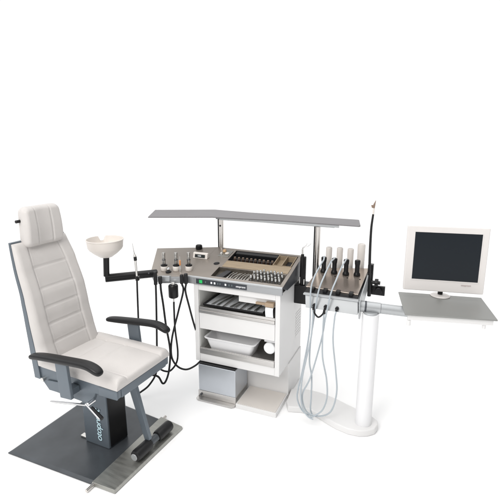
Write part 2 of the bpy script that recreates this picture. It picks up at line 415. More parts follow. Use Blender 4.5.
# --- console
f = lambda x, y: .902 + .22*y
b = MB()
top = MB()
xs = [-.035, .120, .135, .470, .485, .618, .642]; ys = [-.012, .026, .158, .258, .425, .446]
holes = {(1, 1), (2, 1), (3, 1), (4, 1), (2, 3), (3, 3), (4, 3)}
vg = {}
def gv(i, j, dz=0, key=0):
    k = (i, j, key)
    if k not in vg: vg[k] = top.b.verts.new((xs[i], ys[j], f(xs[i], ys[j])+dz))
    return vg[k]
for i in range(len(xs)-1):
    for j in range(len(ys)-1):
        if (i, j) in holes: continue
        top.b.faces.new([gv(i,j), gv(i+1,j), gv(i+1,j+1), gv(i,j+1)])
        top.b.faces.new([gv(i,j,-.004,1), gv(i,j+1,-.004,1), gv(i+1,j+1,-.004,1), gv(i+1,j,-.004,1)])
        for (a, c, nb) in (((i,j),(i+1,j),(i,j-1)), ((i+1,j),(i+1,j+1),(i+1,j)), ((i+1,j+1),(i,j+1),(i,j+1)), ((i,j+1),(i,j),(i-1,j))):
            out = nb in holes or nb[0] < 0 or nb[1] < 0 or nb[0] >= len(xs)-1 or nb[1] >= len(ys)-1
            if out: top.b.faces.new([gv(*a), gv(*c), gv(*c,-.004,1), gv(*a,-.004,1)])
wing = [(-.0355,-.012), (-.0355,.446), (-.506,.325), (-.340,-.002), (-.300,-.040), (-.225,-.062)]
b = MB(); b.prism(wing[::-1], lambda x, y: f(x, y)-.052, lambda x, y: f(x, y)-.0045)
b.box(-.035, .010, -.014, .44, .848, .889)  # joint block
b.box(.0105, .6415, -.014, .006, .848, .889)
con = b.build('console', 'silver_paint', un, bevel=.003)
t = top.build('console_top', 'taupe', un)
b = MB(); b.prism(wing[::-1], lambda x, y: f(x, y)-.004, lambda x, y: f(x, y)); b.build('wing_top', 'taupe', un, bevel=.0015)
b = MB(); b.extr([(-.012,.8895),(-.012,.8955),(.446,.996),(.446,.85),(.10,.85),(.0065,.8895)], 'x', .628, .6415)
b.extr([(-.010,.8895),(-.012,.8955),(.446,.996),(.446,.85),(.007,.85),(.007,.8895)], 'x', -.034, -.030)
b.box(-.034, .6415, .434, .446, .85, .99); b.build('console_wall', 'dark_side', un, bevel=.001)
# silver front lip of the top
b = MB(); b.hexa([(-.035,-.0145,.8895),(.6425,-.0145,.8895),(.6425,-.004,.8895),(-.035,-.004,.8895),(-.035,-.0145,.901),(.6425,-.0145,.901),(.6425,-.004,.9045),(-.035,-.004,.9045)]); b.build('console_lip', 'panel_silver', un, bevel=.0015)
# recess linings
def lined(x0, x1, y0, y1, dep, m, nm):
    b = MB(); z = lambda x, y: f(x, y)-.0045
    b.prism([(x0,y0),(x1,y0),(x1,y1),(x0,y1)], lambda x, y: f(x,y)-dep-.003, lambda x, y: f(x,y)-dep)
    t_ = .003
    for q in ([(x0-t_,y0-t_),(x1+t_,y0-t_),(x1+t_,y0),(x0-t_,y0)], [(x0-t_,y1),(x1+t_,y1),(x1+t_,y1+t_),(x0-t_,y1+t_)],
              [(x0-t_,y0+.0002),(x0,y0+.0002),(x0,y1-.0002),(x0-t_,y1-.0002)], [(x1,y0+.0002),(x1+t_,y0+.0002),(x1+t_,y1-.0002),(x1,y1-.0002)]):
        b.prism(q, lambda x, y: f(x,y)-dep-.003, z)
    return b.build(nm, m, un)
r1 = lined(.135, .618, .258, .425, .040, 'recess_dark', 'upper_recess')
r2 = lined(.120, .618, .026, .158, .032, 'recess_taupe', 'lower_recess')
b = MB(); b.prism([(.138,.163),(.62,.163),(.62,.253),(.138,.253)], lambda x, y: f(x, y)+.0004, lambda x, y: f(x, y)+.004); b.build('wood_strip', 'tan_wood', un, bevel=.001)
# wooden compartments at the right of the upper recess
b = MB()
for x0, x1, y0, y1 in ((.478,.484,.262,.415),(.540,.546,.2625,.4145),(.606,.612,.262,.415),(.4845,.6055,.262,.267),(.4845,.6055,.405,.410)):
    b.prism([(x0,y0),(x1,y0),(x1,y1),(x0,y1)], lambda x, y: f(x,y)-.039, lambda x, y: f(x,y)+.002)
b.prism([(.4845,.2675),(.5395,.2675),(.5395,.4045),(.4845,.4045)], lambda x, y: f(x,y)-.039, lambda x, y: f(x,y)-.030)
b.build('wooden_divider', 'tan_wood', un)
b = MB()
b.prism([(.142,.385),(.470,.385),(.470,.418),(.142,.418)], lambda x, y: f(x,y)-.0395, lambda x, y: f(x,y)-.006)
b.prism([(.155,.272),(.470,.272),(.470,.350),(.155,.350)], lambda x, y: f(x,y)-.0395, lambda x, y: f(x,y)-.024)
b.build('vial_rack', 'black_plastic', un, bevel=.002)
b = MB()
for x in (.20,): b.prism([(x-.07,.030),(x-.01,.030),(x+.02,.150),(x-.02,.150)], lambda x, y: f(x,y)-.0315, lambda x, y: f(x,y)-.014)
b.build('dark_block', 'recess_dark', un, bevel=.003)
b = MB(); b.prism([(.386,.03),(.392,.03),(.392,.154),(.386,.154)], lambda x, y: f(x,y)-.0315, lambda x, y: f(x,y)-.003)
b.prism([(.3925,.146),(.615,.146),(.615,.154),(.3925,.154)], lambda x, y: f(x,y)-.0315, lambda x, y: f(x,y)+.004); b.build('tip_rack', 'taupe', un)
# control strip
b = MB(); b.box(.030, .402, -.0185, -.0145, .856, .892); cp = b.build('control_panel', 'control_black', un, bevel=.002)
b = MB(); b.box(.055, .079, -.0205, -.0187, .863, .885); b.build('indicator_lamp', 'green_led', cp, bevel=.002)
for x in (.148, .172, .252):
    b = MB(); b.box(x-.006, x+.006, -.0205, -.0187, .868, .882); b.build('button', 'btn_white', cp, bevel=.002)
for x in (.196, .212, .278, .298, .104):
    b = MB(); b.box(x-.003, x+.003, -.0198, -.0187, .869, .881); b.build('symbol', 'btn_dim', cp)
text('lettering', 'otopront', .0185, 'text_white', cp, Matrix.Translation((.325, -.0189, .8735)) @ Matrix.Rotation(R(90), 4, 'X'), shear=.25)
# display box and black knob behind it
b = MB(); z0 = .951
b.extr([(.235,.9545),(.245,.995),(.262,.998),(.275,.963)], 'x', -.136, -.018); db = b.build('display_box', 'cream_plastic', un, bevel=.003)
b = MB(); b.extr([(.2345,.9640),(.2325,.9644),(.2380,.9864),(.2400,.9860)], 'x', -.118, -.036); b.build('display_window', 'display_window', db)
text('display_digits', '1888', .014, 'btn_white', db, Matrix.Translation((-.096, .2348, .9755)) @ Matrix.Rotation(R(76), 4, 'X'), spacing=1.1)
b = MB(); b.lathe([(.024,0),(.026,.004),(.026,.026),(.020,.034),(.008,.036)], (-.165,.385,f(0,.385)-.001)); b.build('black_knob', 'black_plastic', un)
b = MB(); b.lathe([(.022,0),(.022,.003),(.018,.004)], (.079,.199,f(0,.199)-.002), axis=(0,-.22,1)); b.build('round_plug', 'black_plastic', un)
b = MB(); b.prism([(.035,.305),(.120,.305),(.120,.40),(.035,.40)], lambda x, y: f(x, y)+.0003, lambda x, y: f(x, y)+.004); b.build('inset_plate', 'brushed_strip', un, bevel=.001)
# three white cup sockets of the wing, ball knob
# --- canopy and posts
cpoly = [(-.464,.168), (-.03,.352), (.475,.408), (1.030,.405), (1.036,.420), (.995,.628), (.985,.638), (.16,.640), (-.164,.668), (-.608,.47)]
b = MB(); b.prism(cpoly, 1.243, 1.252)
can = b.build('canopy', 'canopy_grey', un, bevel=.003)
b = MB()
b.prism([(.02,.3745),(.475,.4125),(.895,.4115),(.895,.4215),(.475,.4225),(.02,.3845)], 1.226, 1.2428)
b.build('front_edge', 'panel_silver', can, bevel=.001)
b = MB(); b.box(-.045, .86, .440, .475, 1.218, 1.2428); b.build('canopy_rail', 'silver_paint', can, bevel=.002)
for x, z0 in ((-.008, .975), (.742, .800)):
    b = MB(); b.cyl((x,.458,z0), (x,.458,1.2175), .0185, 28); ps = b.build('post', 'steel_tube', un)
    b = MB(); b.box(x-.027, x-.0195, .452, .464, z0+.01, 1.2175); b.build('cable_channel', 'black_plastic', ps)
    b = MB(); b.lathe([(.028,0),(.028,.010),(.019,.014)], (x,.458,z0)); b.build('collar', 'black_plastic', ps)
b = MB(); b.cyl((-.008,.437,1.170),(-.008,.442,1.170),.008) ; b.build('post_screw', 'black_plastic', un)
# --- black bracket between cabinet and instrument panel
b = MB(); b.box(.652, .690, .34, .375, .80, 1.018); b.build('forceps_holder', 'black_plastic', un, bevel=.006)
b = MB(); b.box(.6275, .770, .30, .42, .690, .822); b.box(.70, .775, .43, .49, .77, .812); b.build('link_bracket', 'black_plastic', un, bevel=.004)
# --- right instrument panel
pf = lambda x, y: .876 + .2*y
b = MB()
b.hexa([(.792,.00,.790),(1.112,.00,.790),(1.100,.43,.790),(.790,.36,.790),(.780,.028,.868),(1.104,.028,.868),(1.100,.43,.900),(.784,.36,.900)])
ip = b.build('instrument_panel', 'panel_silver', un, bevel=.002)
b = MB(); b.box(.772, 1.110, .010, .034, .8685, .878); b.build('panel_ledge', 'panel_silver', ip, bevel=.001)
b = MB(); b.prism([(.772,.036),(1.100,.036),(1.100,.43),(.784,.36)], .869, lambda x, y: max(pf(x, y)-.006, .872)+.0*x); b.build('panel_core', 'black_plastic', ip, bevel=.001)
b = MB(); b.prism([(.765,.098),(1.096,.078),(1.108,.432),(.783,.362)], lambda x, y: pf(x, y)-.0055, lambda x, y: pf(x, y)); b.build('panel_plate', 'taupe_gloss', ip, bevel=.0015)
for x in (.815, .895, .975, 1.055):
    b = MB(); b.box(x-.012, x+.012, .055, .094, .879, .902); b.build('clip', 'black_plastic', ip, bevel=.002)
    b = MB(); b.cyl((x+.02,.265,pf(0,.265)-.001),(x+.02,.265,pf(0,.265)+.003),.005); b.build('screw', 'black_plastic', ip)
for x, z in ((.847,.812), (.917,.813), (.987,.812)):
    b = MB(); b.cyl((x,.020,z),(x,-.006,z),.011); b.cyl((x,-.0055,z),(x,-.020,z-.008),.007); b.build('socket', 'black_plastic', ip)
b = MB(); b.lathe([(.012,0),(.012,.003),(.008,.004)], (1.055,.017,.814), axis=(0,-1,.3)); b.build('socket', 'dark_side', ip)
b = MB(); b.extr([(.020,.760),(.05,.745),(.37,.86),(.42,.945),(.33,.945),(.02,.885)], 'x', 1.113, 1.120); b.build('side_bracket', 'panel_silver', ip, bevel=.0015)
b = MB(); b.box(1.105, 1.140, .385, .425, .83, 1.0); b.cyl((1.121,.35,.893),(1.195,.35,.893),.012); b.cyl((1.160,.35,.893),(1.182,.35,.893),.026)
b.box(1.121, 1.225, .372, .392, .80, .862); b.cyl((1.185,.371,.832),(1.185,.350,.832),.024); b.build('clamp', 'black_plastic', ip, bevel=.006)
# --- white column, foot, silver arm, side shelf (given in world metres, turned into the unit's axes)
cx, cy, _ = toL(.724, 2.468)
b = MB(); b.lathe([(.052,.045),(.0505,.06),(.050,.786),(.048,.790)], (cx,cy,0), 48); b.build('column', 'white_plastic', un)
fpts = [(.30,2.862),(.36,2.868),(.44,2.848),(.52,2.806),(.60,2.738),(.68,2.655),(.75,2.585),(.800,2.535),(.822,2.49),(.815,2.445),(.785,2.405),(.735,2.385),(.68,2.382),(.614,2.405),(.55,2.455),(.504,2.505),(.45,2.575),(.404,2.612),(.34,2.632),(.258,2.640),(.252,2.70)]
b = MB(); b.prism([toL(*p)[:2] for p in fpts], .0, .045); b.build('column_foot', 'white_paint', un, bevel=.008, seg=3)
A0, A1 = Vector(toL(.640, 2.515, .824)), Vector(toL(1.02, 2.43, .805))
b = MB(); b.cyl(A0, A0.lerp(A1,.38), .034, 32); b.cyl(A0.lerp(A1,.382), A1, .031, 32); sa_ = b.build('support_arm', 'panel_silver', un)
b = MB(); dv = (A1-A0).normalized(); b.cyl(A0+dv*.055, A0+dv*.066, .0355, 32); b.build('ring', 'dark_side', sa_)
b = MB(); b.lathe([(.040,.7905),(.040,.796),(.036,.80)], (cx,cy,0), 40); b.build('column_cap', 'panel_silver', un)
sh = [(.948,2.662),(1.421,2.552),(1.335,2.206),(.863,2.291)]
b = MB(); b.prism([toL(*p)[:2] for p in sh][::-1], .8515, .860); shf = b.build('side_shelf', 'shelf_grey', un, bevel=.002)
def pw(p, z): return Vector(toL(p[0], p[1], z))
b = MB(); b.prism([toL(*p)[:2] for p in [(.885,2.305),(1.325,2.226),(1.330,2.246),(.890,2.325)]], .818, .8513)
b.prism([toL(*p)[:2] for p in [(.895,2.330),(1.290,2.258),(1.36,2.545),(.97,2.62)]], .838, .8512)
b.cyl(pw((.899,2.32),.814), pw((.899,2.32),.780), .012); b.cyl(pw((1.290,2.252),.817), pw((1.290,2.252),.790), .010)
b.build('shelf_bracket', 'white_paint', shf, bevel=.002)
# --- swinging arm for the bowl
a0, a1 = Vector(toL(-.985, 2.855, .888)), Vector(toL(-.655, 2.975, .888))
b = MB(); b.cyl(a0, a1, .028, 28, ch=.004); b.cyl(Vector(toL(-.975,2.858,.902)), Vector(toL(-.968,2.862,1.035)), .020, 24)
ba = b.build('bowl_arm', 'black_plastic', un)
for k in (.62, .86):
    p = a0.lerp(a1, k); b = MB(); b.cyl(p+Vector((.008,-.025,.012)), p+Vector((.010,-.031,.014)), .006); b.build('screw', 'dark_side', ba)
# --- cup sockets on the wing, and the ball knob
sock = [(-.248,.025), (-.161,.045), (-.071,.066)]
for x, y in sock:
    b = MB(); z = f(x, y)-.004
    b.lathe([(.022,0),(.0245,.004),(.0245,.030),(.022,.034)], (x,y,z)); c_ = b.build('cup_socket', 'cream_plastic', un)
    b = MB(); b.lathe([(.023,.0345),(.0235,.036),(.0235,.044),(.018,.046)], (x,y,z)); b.build('black_ring', 'black_plastic', c_)
b = MB(); x, y = -.200, .004; z = f(x, y)
b.lathe([(.020,-.001),(.021,.006),(.012,.012)], (x,y,z)); bk = b.build('ball_knob', 'black_plastic', un)
b = MB(); b.lathe([(.004,.0),(.011,.004),(.014,.012),(.011,.021),(.004,.025)], (x,y,z+.0105)); b.build('metal_ball', 'chrome', bk)
# front block of the wing
b = MB(); d0 = Vector((-.205,-.060)); 
b.hexa([(-.236,-.082,.858),(-.156,-.060,.858),(-.150,-.040,.858),(-.232,-.060,.858),(-.236,-.080,.893),(-.156,-.058,.897),(-.150,-.0385,.897),(-.232,-.058,.893)]); b.build('front_block', 'panel_silver', un, bevel=.003)

# ================================================================== THINGS STANDING IN OR ON THE UNIT
def at(name, label, cat, x, y, z, group=None, rz=0):
    return thing(name, label, cat, toW(x, y, z), UA+rz, group)
# spray nozzles in the cup sockets
lab = ['slim silver spray nozzle in the cream cup nearest the bowl arm', 'slim silver spray nozzle in the middle cup, left of the orange-tipped pen', 'slim silver spray nozzle in the cup in front of the small display box']
for (x, y), l in zip(sock, lab):
    t = at('spray_nozzle', l, 'nozzle', x, y, f(x, y)+.036, 'silver spray nozzles in the cream cups')
    b = MB(); b.lathe([(.0095,-.002),(.012,.002),(.012,.034),(.0125,.036),(.0125,.044),(.0108,.047),(.0108,.072),(.0115,.074),(.0115,.090),(.0095,.092)], n=24); b.build('barrel', 'forceps_steel', t)
    b = MB(); b.lathe([(.0129,.037),(.0129,.043)], n=24); b.build('grip_ring', 'dark_side', t)
t = at('pen_handpiece', 'thin steel pen handpiece with an orange tip between two spray nozzles', 'handpiece', -.120, .030, f(0,.03)-.03)
b = MB(); b.lathe([(.005,.0),(.007,.01),(.007,.055),(.0045,.075)]); b.build('barrel', 'steel', t)
b = MB(); b.lathe([(.0045,.0755),(.006,.082),(.006,.110),(.003,.114)]); b.build('sleeve', 'orange', t)
b = MB(); b.lathe([(.0022,.1145),(.0015,.140)]); b.build('tip', 'steel', t)

# hanging handpieces with black hoses (world metres)
def hosething(name, label, cat, pts, grip, r=.0068, group=None, m='hose_black', sub=10):
    o = Vector(pts[0]); t = thing(name, label, cat, o, 0, group)
    L = [Vector(p)-o for p in pts]
    if grip:
        b = MB(); w, d, h0, h1 = grip
        b.box(-w/2, w/2, -d/2, d/2, h0, h1); b.build('grip', 'black_plastic', t, bevel=min(w,d)*.3, seg=3)
    b = MB(); b.tube([tuple(p) for p in L], r, 12, sub); b.build('hose', m, t); return t
yw = 2.842
hosething('hanging_handpiece', 'black handpiece at the left tip of the console wing, hose dropping straight down', 'handpiece', [(-.640,yw,.855),(-.641,yw,.80),(-.645,yw,.664),(-.655,yw,.409),(-.665,yw,.207),(-.72,yw-.02,.10),(-.80,yw-.02,.03)], (.024,.022,-.01,.085), group='black handpieces hanging on the wing')
hosething('hanging_handpiece', 'black handpiece left of the silver wing block, its hose looping under the seat', 'handpiece', [(-.608,yw,.852),(-.606,yw,.80),(-.596,yw,.700),(-.584,yw,.545),(-.564,yw,.363),(-.578,yw,.207),(-.605,yw,.119),(-.630,yw,.100),(-.657,yw,.151),(-.700,yw-.01,.172),(-.76,yw-.03,.19)], (.026,.024,.0,.055), .0072, group='black handpieces hanging on the wing')
hosething('hanging_handpiece', 'black handpiece right of the silver block, hose sweeping left then back to the cabinet', 'handpiece', [(-.462,yw,.852),(-.455,yw,.80),(-.495,yw,.649),(-.546,yw,.455),(-.556,yw,.316),(-.520,yw,.238),(-.457,yw,.210),(-.392,yw+.02,.230),(-.334,yw+.06,.268),(-.24,yw+.12,.30)], (.024,.024,.0,.068), group='black handpieces hanging on the wing')
hosething('hanging_handpiece', 'black handpiece nearest the control strip, its hose running down to the cabinet side', 'handpiece', [(-.434,yw,.852),(-.440,yw,.80),(-.419,yw,.693),(-.384,yw+.03,.508),(-.350,yw+.09,.370),(-.32,yw+.16,.33)], (.026,.024,.0,.075), group='black handpieces hanging on the wing')
t = thing('hanging_motor', 'short black cylinder hung under the console wing with a cable looping down from its base', 'motor', (-.526,yw+.02,.745))
b = MB(); b.lathe([(.022,.0),(.032,.006),(.034,.012),(.034,.088),(.030,.094)]); b.build('housing', 'black_plastic', t)
b = MB(); b.cyl((0,0,.0945),(0,0,.113),.012); b.build('metal_neck', 'steel', t)
b = MB(); b.cyl((0,0,-.0005),(0,0,-.030),.007,r2=.0045); b.build('cable_sleeve', 'steel', t)
b = MB(); o = Vector((-.526,yw+.02,.745)); b.tube([tuple(Vector(p)-o) for p in [(-.526,yw+.02,.716),(-.527,yw+.02,.66),(-.526,yw+.02,.515),(-.514,yw+.02,.347),(-.526,yw+.02,.254),(-.572,yw+.02,.190),(-.615,yw+.02,.186),(-.664,yw+.01,.215),(-.74,yw,.23)]], .0065, 12); b.build('cable', 'hose_black', t)
# tall thin probe in front of the bowl arm
ys_ = 2.80
t = thing('suction_probe', 'tall thin steel probe with a fine point crossing in front of the black bowl arm', 'probe', (-.755,ys_,.93))
b = MB(); b.tube([(-.014,0,.215),(-.008,0,.165),(-.004,0,.140)], .0015, 8, 4, taper=.004); b.build('tip', 'steel', t)
b = MB(); b.cyl((-.004,0,.140),(.002,0,-.01),.0085,r2=.0065); b.build('handle', 'steel', t)
b = MB(); b.cyl((-.002,0,.125),(-.001,0,.098),.0105); b.build('collar', 'black_plastic', t)
b = MB(); b.tube([(.002,0,-.01),(.000,0,-.06),(-.004,0,-.20),(-.010,0,-.47),(-.002,0,-.66),(.05,0,-.74),(.085,.02,-.68)], .0062, 12); b.build('hose', 'hose_black', t)
b = MB(); b.box(-.012, .012, .008, .045, -.045, -.020); b.build('clip', 'black_plastic', t, bevel=.002)

# rinse bowl with a notch in its rim
t = thing('rinse_bowl', 'round cream plastic bowl with a notch in its rim on the black swing arm', 'bowl', (-.968, 2.862, 1.035))
b = MB(); n = 120; prof = [(.020,0),(.042,.004),(.078,.030),(.106,.056),(.114,.070),(.119,.119),(.123,.121),(.123,.125),(.118,.126),(.114,.118),(.109,.072),(.100,.058),(.072,.036),(.036,.012)]
rings = []
for r, z in prof:
    rg = []
    for k in range(n):
        a = 2*math.pi*k/n; da = abs((a-R(118)+math.pi) % (2*math.pi)-math.pi); cut = 0
        zz = z
        if z > .075: 
            w_ = R(5.5); lim = .092
            if da < w_: zz = min(z, lim)
            elif da < w_+R(6): zz = min(z, lim+(.126-lim)*(da-w_)/R(6))
        rg.append(b.b.verts.new((r*math.cos(a), r*math.sin(a), zz)))
    rings.append(rg)
for i in range(len(rings)-1):
    for k in range(n): b.b.faces.new([rings[i][k], rings[i][(k+1)%n], rings[i+1][(k+1)%n], rings[i+1][k]])
b.b.faces.new(rings[0][::-1]); b.b.faces.new(rings[-1])
b.build('bowl_body', 'cream_plastic', t, angle=50)
b = MB(); b.cyl((0,0,-.004),(0,0,.010),.024); b.build('mount_ring', 'black_plastic', t)

# small parts on the console
for x, y, r, h, m, l in ((.060,.372,.014,.020,'amber','tiny amber jar on the metal inset by the left canopy post'), (.093,.345,.016,.012,'cream_plastic','small cream dish on the metal inset by the dark recess'), (.055,.325,.010,.018,'steel','small steel cup at the front corner of the metal inset')):
    b = MB(); b.lathe([(r*.8,0),(r,.002),(r,h*.7),(r*.7,h),(r*.55,h*.9)]); o = b.build('small_jar', m); o.location = toW(x, y, f(x, y)+.003); tag(o, l, 'jar', 'small jars on the metal inset')
ORD = ['first', 'second', 'third', 'fourth', 'fifth', 'sixth', 'seventh', 'eighth', 'ninth', 'last']
# brown vials
proto = None
for k in range(10):
    x, y = .172+k*.032, .312
    if proto is None:
        t = at('brown_vial', 'first dark brown vial from the left in the upper console recess', 'vial', x, y, f(x, y)-.0235, 'dark brown vials in the upper recess')
        b = MB(); b.lathe([(.010,0),(.012,.002),(.012,.016),(.007,.020)]); b.build('bottle', 'vial_brown', t)
        b = MB(); b.lathe([(.008,.0202),(.0085,.0215),(.0085,.027),(.007,.0285)]); b.build('cap', 'cap_brown', t); proto = t
    else: copy_tree(proto, toW(x, y, f(x, y)-.0235), ORD[k]+' dark brown vial from the left in the upper console recess')
# upright metal spray tips
proto = None
for r_ in range(4):
    for k in range(9):
        x = .408+k*.0245+(.012 if r_ % 2 else 0); y = .042+r_*.028
        if x > .612: continue
        z = f(x, y)-.0315
        if proto is None:
            t = at('metal_tip', 'first upright steel tip from the left in the front row of the console rack', 'instrument tip', x, y, z, 'upright steel tips in the console rack')
            b = MB(); b.lathe([(.0070,0),(.0075,.002),(.0055,.034),(.0058,.038),(.0076,.041),(.0074,.062),(.0060,.064),(.0052,.060),(.005,.052)], n=16); b.build('cone', 'tip_steel', t)
            b = MB(); b.lathe([(.0080,.041),(.0080,.0455)], n=16); b.build('band', 'dark_side', t)
            proto = t
        else:
            c = copy_tree(proto, toW(x, y, z), ORD[k]+' upright steel tip from the left in the '+['front', 'second', 'third', 'rearmost'][r_]+' row of the console rack'); c.scale = (1, 1, random.uniform(.85, 1.1))
# instruments lying in the lower recess
labs = ['long steel forceps next to the dark block in the lower recess', 'second steel forceps from the dark block in the lower recess', 'slender steel hook without rings lying in the lower recess', 'steel forceps lying just right of the slender hook', 'second steel forceps to the right of the slender hook', 'third steel forceps to the right of the slender hook', 'steel forceps second from the rack of upright tips', 'short steel forceps lying against the rack of upright tips']
for k, l in enumerate(labs):
    x = .218+k*.0205; y = .040
    t = at('forceps', l, 'forceps', x, y, f(x, y)-.0255, 'steel instruments lying in the lower recess')
    s = .22; w = .004
    b = MB(); 
    b.tube([(-.008,0,0),(-.002,.03,.03*s),(.008,.07,.07*s),(.020+.004*(k%3),.108,.108*s)], .0034, 8, 5, taper=.002)
    if k != 2: b.tube([(.004,0,.001),(.007,.03,.03*s+.002),(.009,.07,.07*s+.005),(.022+.004*(k%3),.106,.106*s+.004)], .0034, 8, 5, taper=.002)
    b.build('shank', 'forceps_steel', t)
    if k != 2:
        b = MB()
        for sx in (-.010, .008):
            ring = [(sx+.006*math.cos(a), -.004+.006*math.sin(a), 0) for a in [2*math.pi*i/12 for i in range(13)]]
            b.tube(ring, .0018, 6, 1)
        b.build('finger_ring', 'forceps_steel', t)
# instrument tray in the upper shelf
t = at('instrument_tray', 'dark-rimmed steel tray with dividers and instruments in the upper shelf opening', 'tray', .28, .03, .6855)
b = MB(); X0, X1, Y0, Y1 = -.215, .215, .0, .30; 
def tilt(x, y): return 0
fr_ = MB()
for x0,x1,y0,y1 in ((X0,X1,Y0-.006,Y0),(X0,X1,Y1,Y1+.012),(X0-.012,X0,Y0,Y1),(X1,X1+.006,Y0,Y1)): fr_.box(x0,x1,y0,y1,0,.014)
fr_.build('rim', 'black_plastic', t, bevel=.001)
b.box(X0+.0005, X1-.0005, Y0+.0005, Y1-.0005, 0, .004); b.build('base', 'tray_inner', t)
b = MB()
for x in (-.08, .05): b.box(x, x+.014, Y0+.001, Y1-.001, .0045, .013)
b.build('divider', 'brushed_steel', t)
for i, (x, dx) in enumerate(((-.17,.04),(-.13,.03),(-.03,.05),(.0,.035),(.10,.04),(.15,.03))):
    b = MB(); b.tube([(x,.02,.010),(x+dx*.4,.10,.012),(x+dx,.24,.010)], .0035, 8, 5); b.tube([(x+.012,.02,.010),(x+dx*.4+.003,.10,.013),(x+dx+.012,.22,.010)], .003, 8, 5); b.build('instrument', 'forceps_steel' if i % 3 else 'steel', t)
# paper dispenser
t = at('paper_dispenser', 'brown clip holding a hanging sheet of white paper at the right of the upper shelf', 'dispenser', .53, .0, .76)
b = MB(); b.box(-.075, -.005, .005, .025, .0, .016); b.box(-.0045, .055, -.012, .03, -.002, .026); b.build('holder', 'paper_brown', t, bevel=.004)
b = MB(); b.extr([(.022,-.003),(-.0095,-.005),(-.014,-.025),(-.011,-.05),(-.004,-.072),(-.001,-.072),(-.008,-.05),(-.011,-.025),(-.0065,-.008),(.022,-.006)], 'x', .0, .052); b.build('paper_sheet', 'paper', t)
# white tub in the lower shelf
t = at('white_tub', 'white tapered plastic tub standing in the lower shelf opening', 'tub', .255, .10, .3505)
b = MB()
def rr(w, d, r, n=5):
    o = []
    for sx, sy, a0 in ((1,1,0),(-1,1,90),(-1,-1,180),(1,-1,270)):
        for k in range(n+1): a = R(a0+90*k/n); o.append((sx*(w-r)+r*math.cos(a), sy*(d-r)+r*math.sin(a)))
    return o
lv = [(.150,.065,0,.02),(.152,.067,.004,.02),(.183,.085,.098,.025),(.194,.094,.099,.028),(.196,.096,.104,.028),(.188,.088,.107,.026),(.180,.081,.103,.025),(.150,.065,.012,.02)]
rings = [[b.b.verts.new((x, y, z)) for x, y in rr(w, d, r)] for w, d, z, r in lv]
for i in range(len(rings)-1):
    n = len(rings[0])
    for k in range(n): b.b.faces.new([rings[i][k], rings[i][(k+1)%n], rings[i+1][(k+1)%n], rings[i+1][k]])
b.b.faces.new(rings[0][::-1]); b.b.faces.new(rings[-1]); b.build('tub_body', 'white_plastic', t)
t = at('paper_roll', 'small white roll with its round end facing out beside the tub', 'roll', .545, .06, .449)
b = MB(); b.lathe([(.036,0),(.040,.004),(.040,.14)], (0,-.03,0), 36, (0,1,0)); b.build('roll_body', 'paper', t)
b = MB(); b.box(-.040,.046, -.02,.12, .0405, .072); b.build('roll_hanger', 'white_plastic', t, bevel=.003)
# steel bin below
t = at('waste_bin', 'square brushed steel waste bin with a foot flange under the cabinet', 'bin', .035, -.03, 0)
b = MB(); b.box(0, .287, .0, .212, .058, .262); b.build('bin_body', 'bin_steel', t, bevel=.004)
b = MB(); b.box(.004, .283, .006, .20, .2625, .268); b.build('lid', 'black_plastic', t)
b = MB(); b.box(.002, .285, .002, .205, .004, .0575); b.build('base', 'steel', t, bevel=.002)
b = MB(); b.prism([(-.008,.0),(-.008,-.030),(.012,-.046),(.275,-.046),(.292,-.030),(.292,.0)], .003, .012); b.prism([(-.004,.0015),(-.004,-.004),(.290,-.004),(.290,.0015)], .0122, .060); fl = b.build('foot_flange', 'brushed_steel', t, bevel=.002)
b = MB(); b.cyl((.022,-.006,.032),(.022,-.014,.032),.008); b.build('bolt', 'dark_side', fl)

# white quiver tubes behind the right panel
ql = ['shortest white instrument tube, first beside the right canopy post', 'white instrument tube second from the right canopy post', 'white instrument tube third from the right canopy post', 'tallest and widest white instrument tube, beside the black gooseneck rod']
for (x, r, zt), l in zip(((.828,.0215,1.080),(.903,.0215,1.083),(.976,.0215,1.083),(1.047,.0260,1.122)), ql):
    z = .925; h = zt-z; y = .450
    t = at('instrument_tube', l, 'tube holder', x, y, z, 'white tubes behind the instrument panel')
    b = MB(); b.lathe([(r*.92,0),(r*.95,.004),(r,h-.012),(r*.93,h-.003),(r*.7,h)], n=36); b.build('tube_body', 'quiver_white', t)
b = MB(); b.prism([(.79,.433),(1.085,.433),(1.085,.48),(.79,.48)], .895, .924); b.build('tube_rack', 'black_plastic', ip, bevel=.003)
# black light handles with pale cables (unit metres)
def unitpts(o, P): return [tuple(Vector(p)-Vector(o)) for p in P]
yc = .0
K1 = [(.826,.31,1.012),(.838,.25,1.040),(.846,.12,1.035),(.838,.0,.985),(.825,-.015,.899),(.826,-.015,.645),(.795,-.02,.390),(.768,-.02,.239),(.761,-.02,.165),(.785,-.02,.097),(.820,-.02,.062),(.86,-.02,.056)]
K2 = [(.898,.31,1.012),(.903,.25,1.050),(.908,.14,1.058),(.900,.02,1.01),(.873,-.015,.909),(.850,-.01,.729),(.834,-.01,.564),(.833,-.01,.426),(.850,-.01,.33),(.852,-.01,.187),(.850,-.01,.10),(.86,-.005,.057)]
K3 = [(.976,.31,1.012),(.978,.25,1.045),(.983,.12,1.045),(.970,.02,.985),(.947,-.015,.900),(.923,-.02,.741),(.905,-.02,.605),(.849,-.03,.344),(.802,-.03,.218),(.804,-.03,.144),(.836,-.03,.080),(.911,-.03,.072),(.985,-.02,.120),(1.014,-.01,.254),(1.001,-.01,.406),(.975,-.01,.604),(.978,-.012,.75),(.987,-.020,.800)]
hl = ['black light handle nearest the canopy post with a pale cable arching over the panel', 'second black light handle with a pale cable arching over the panel', 'third black light handle, its pale cable looping to the right socket', 'black light handle without a cable, in front of the tallest white tube']
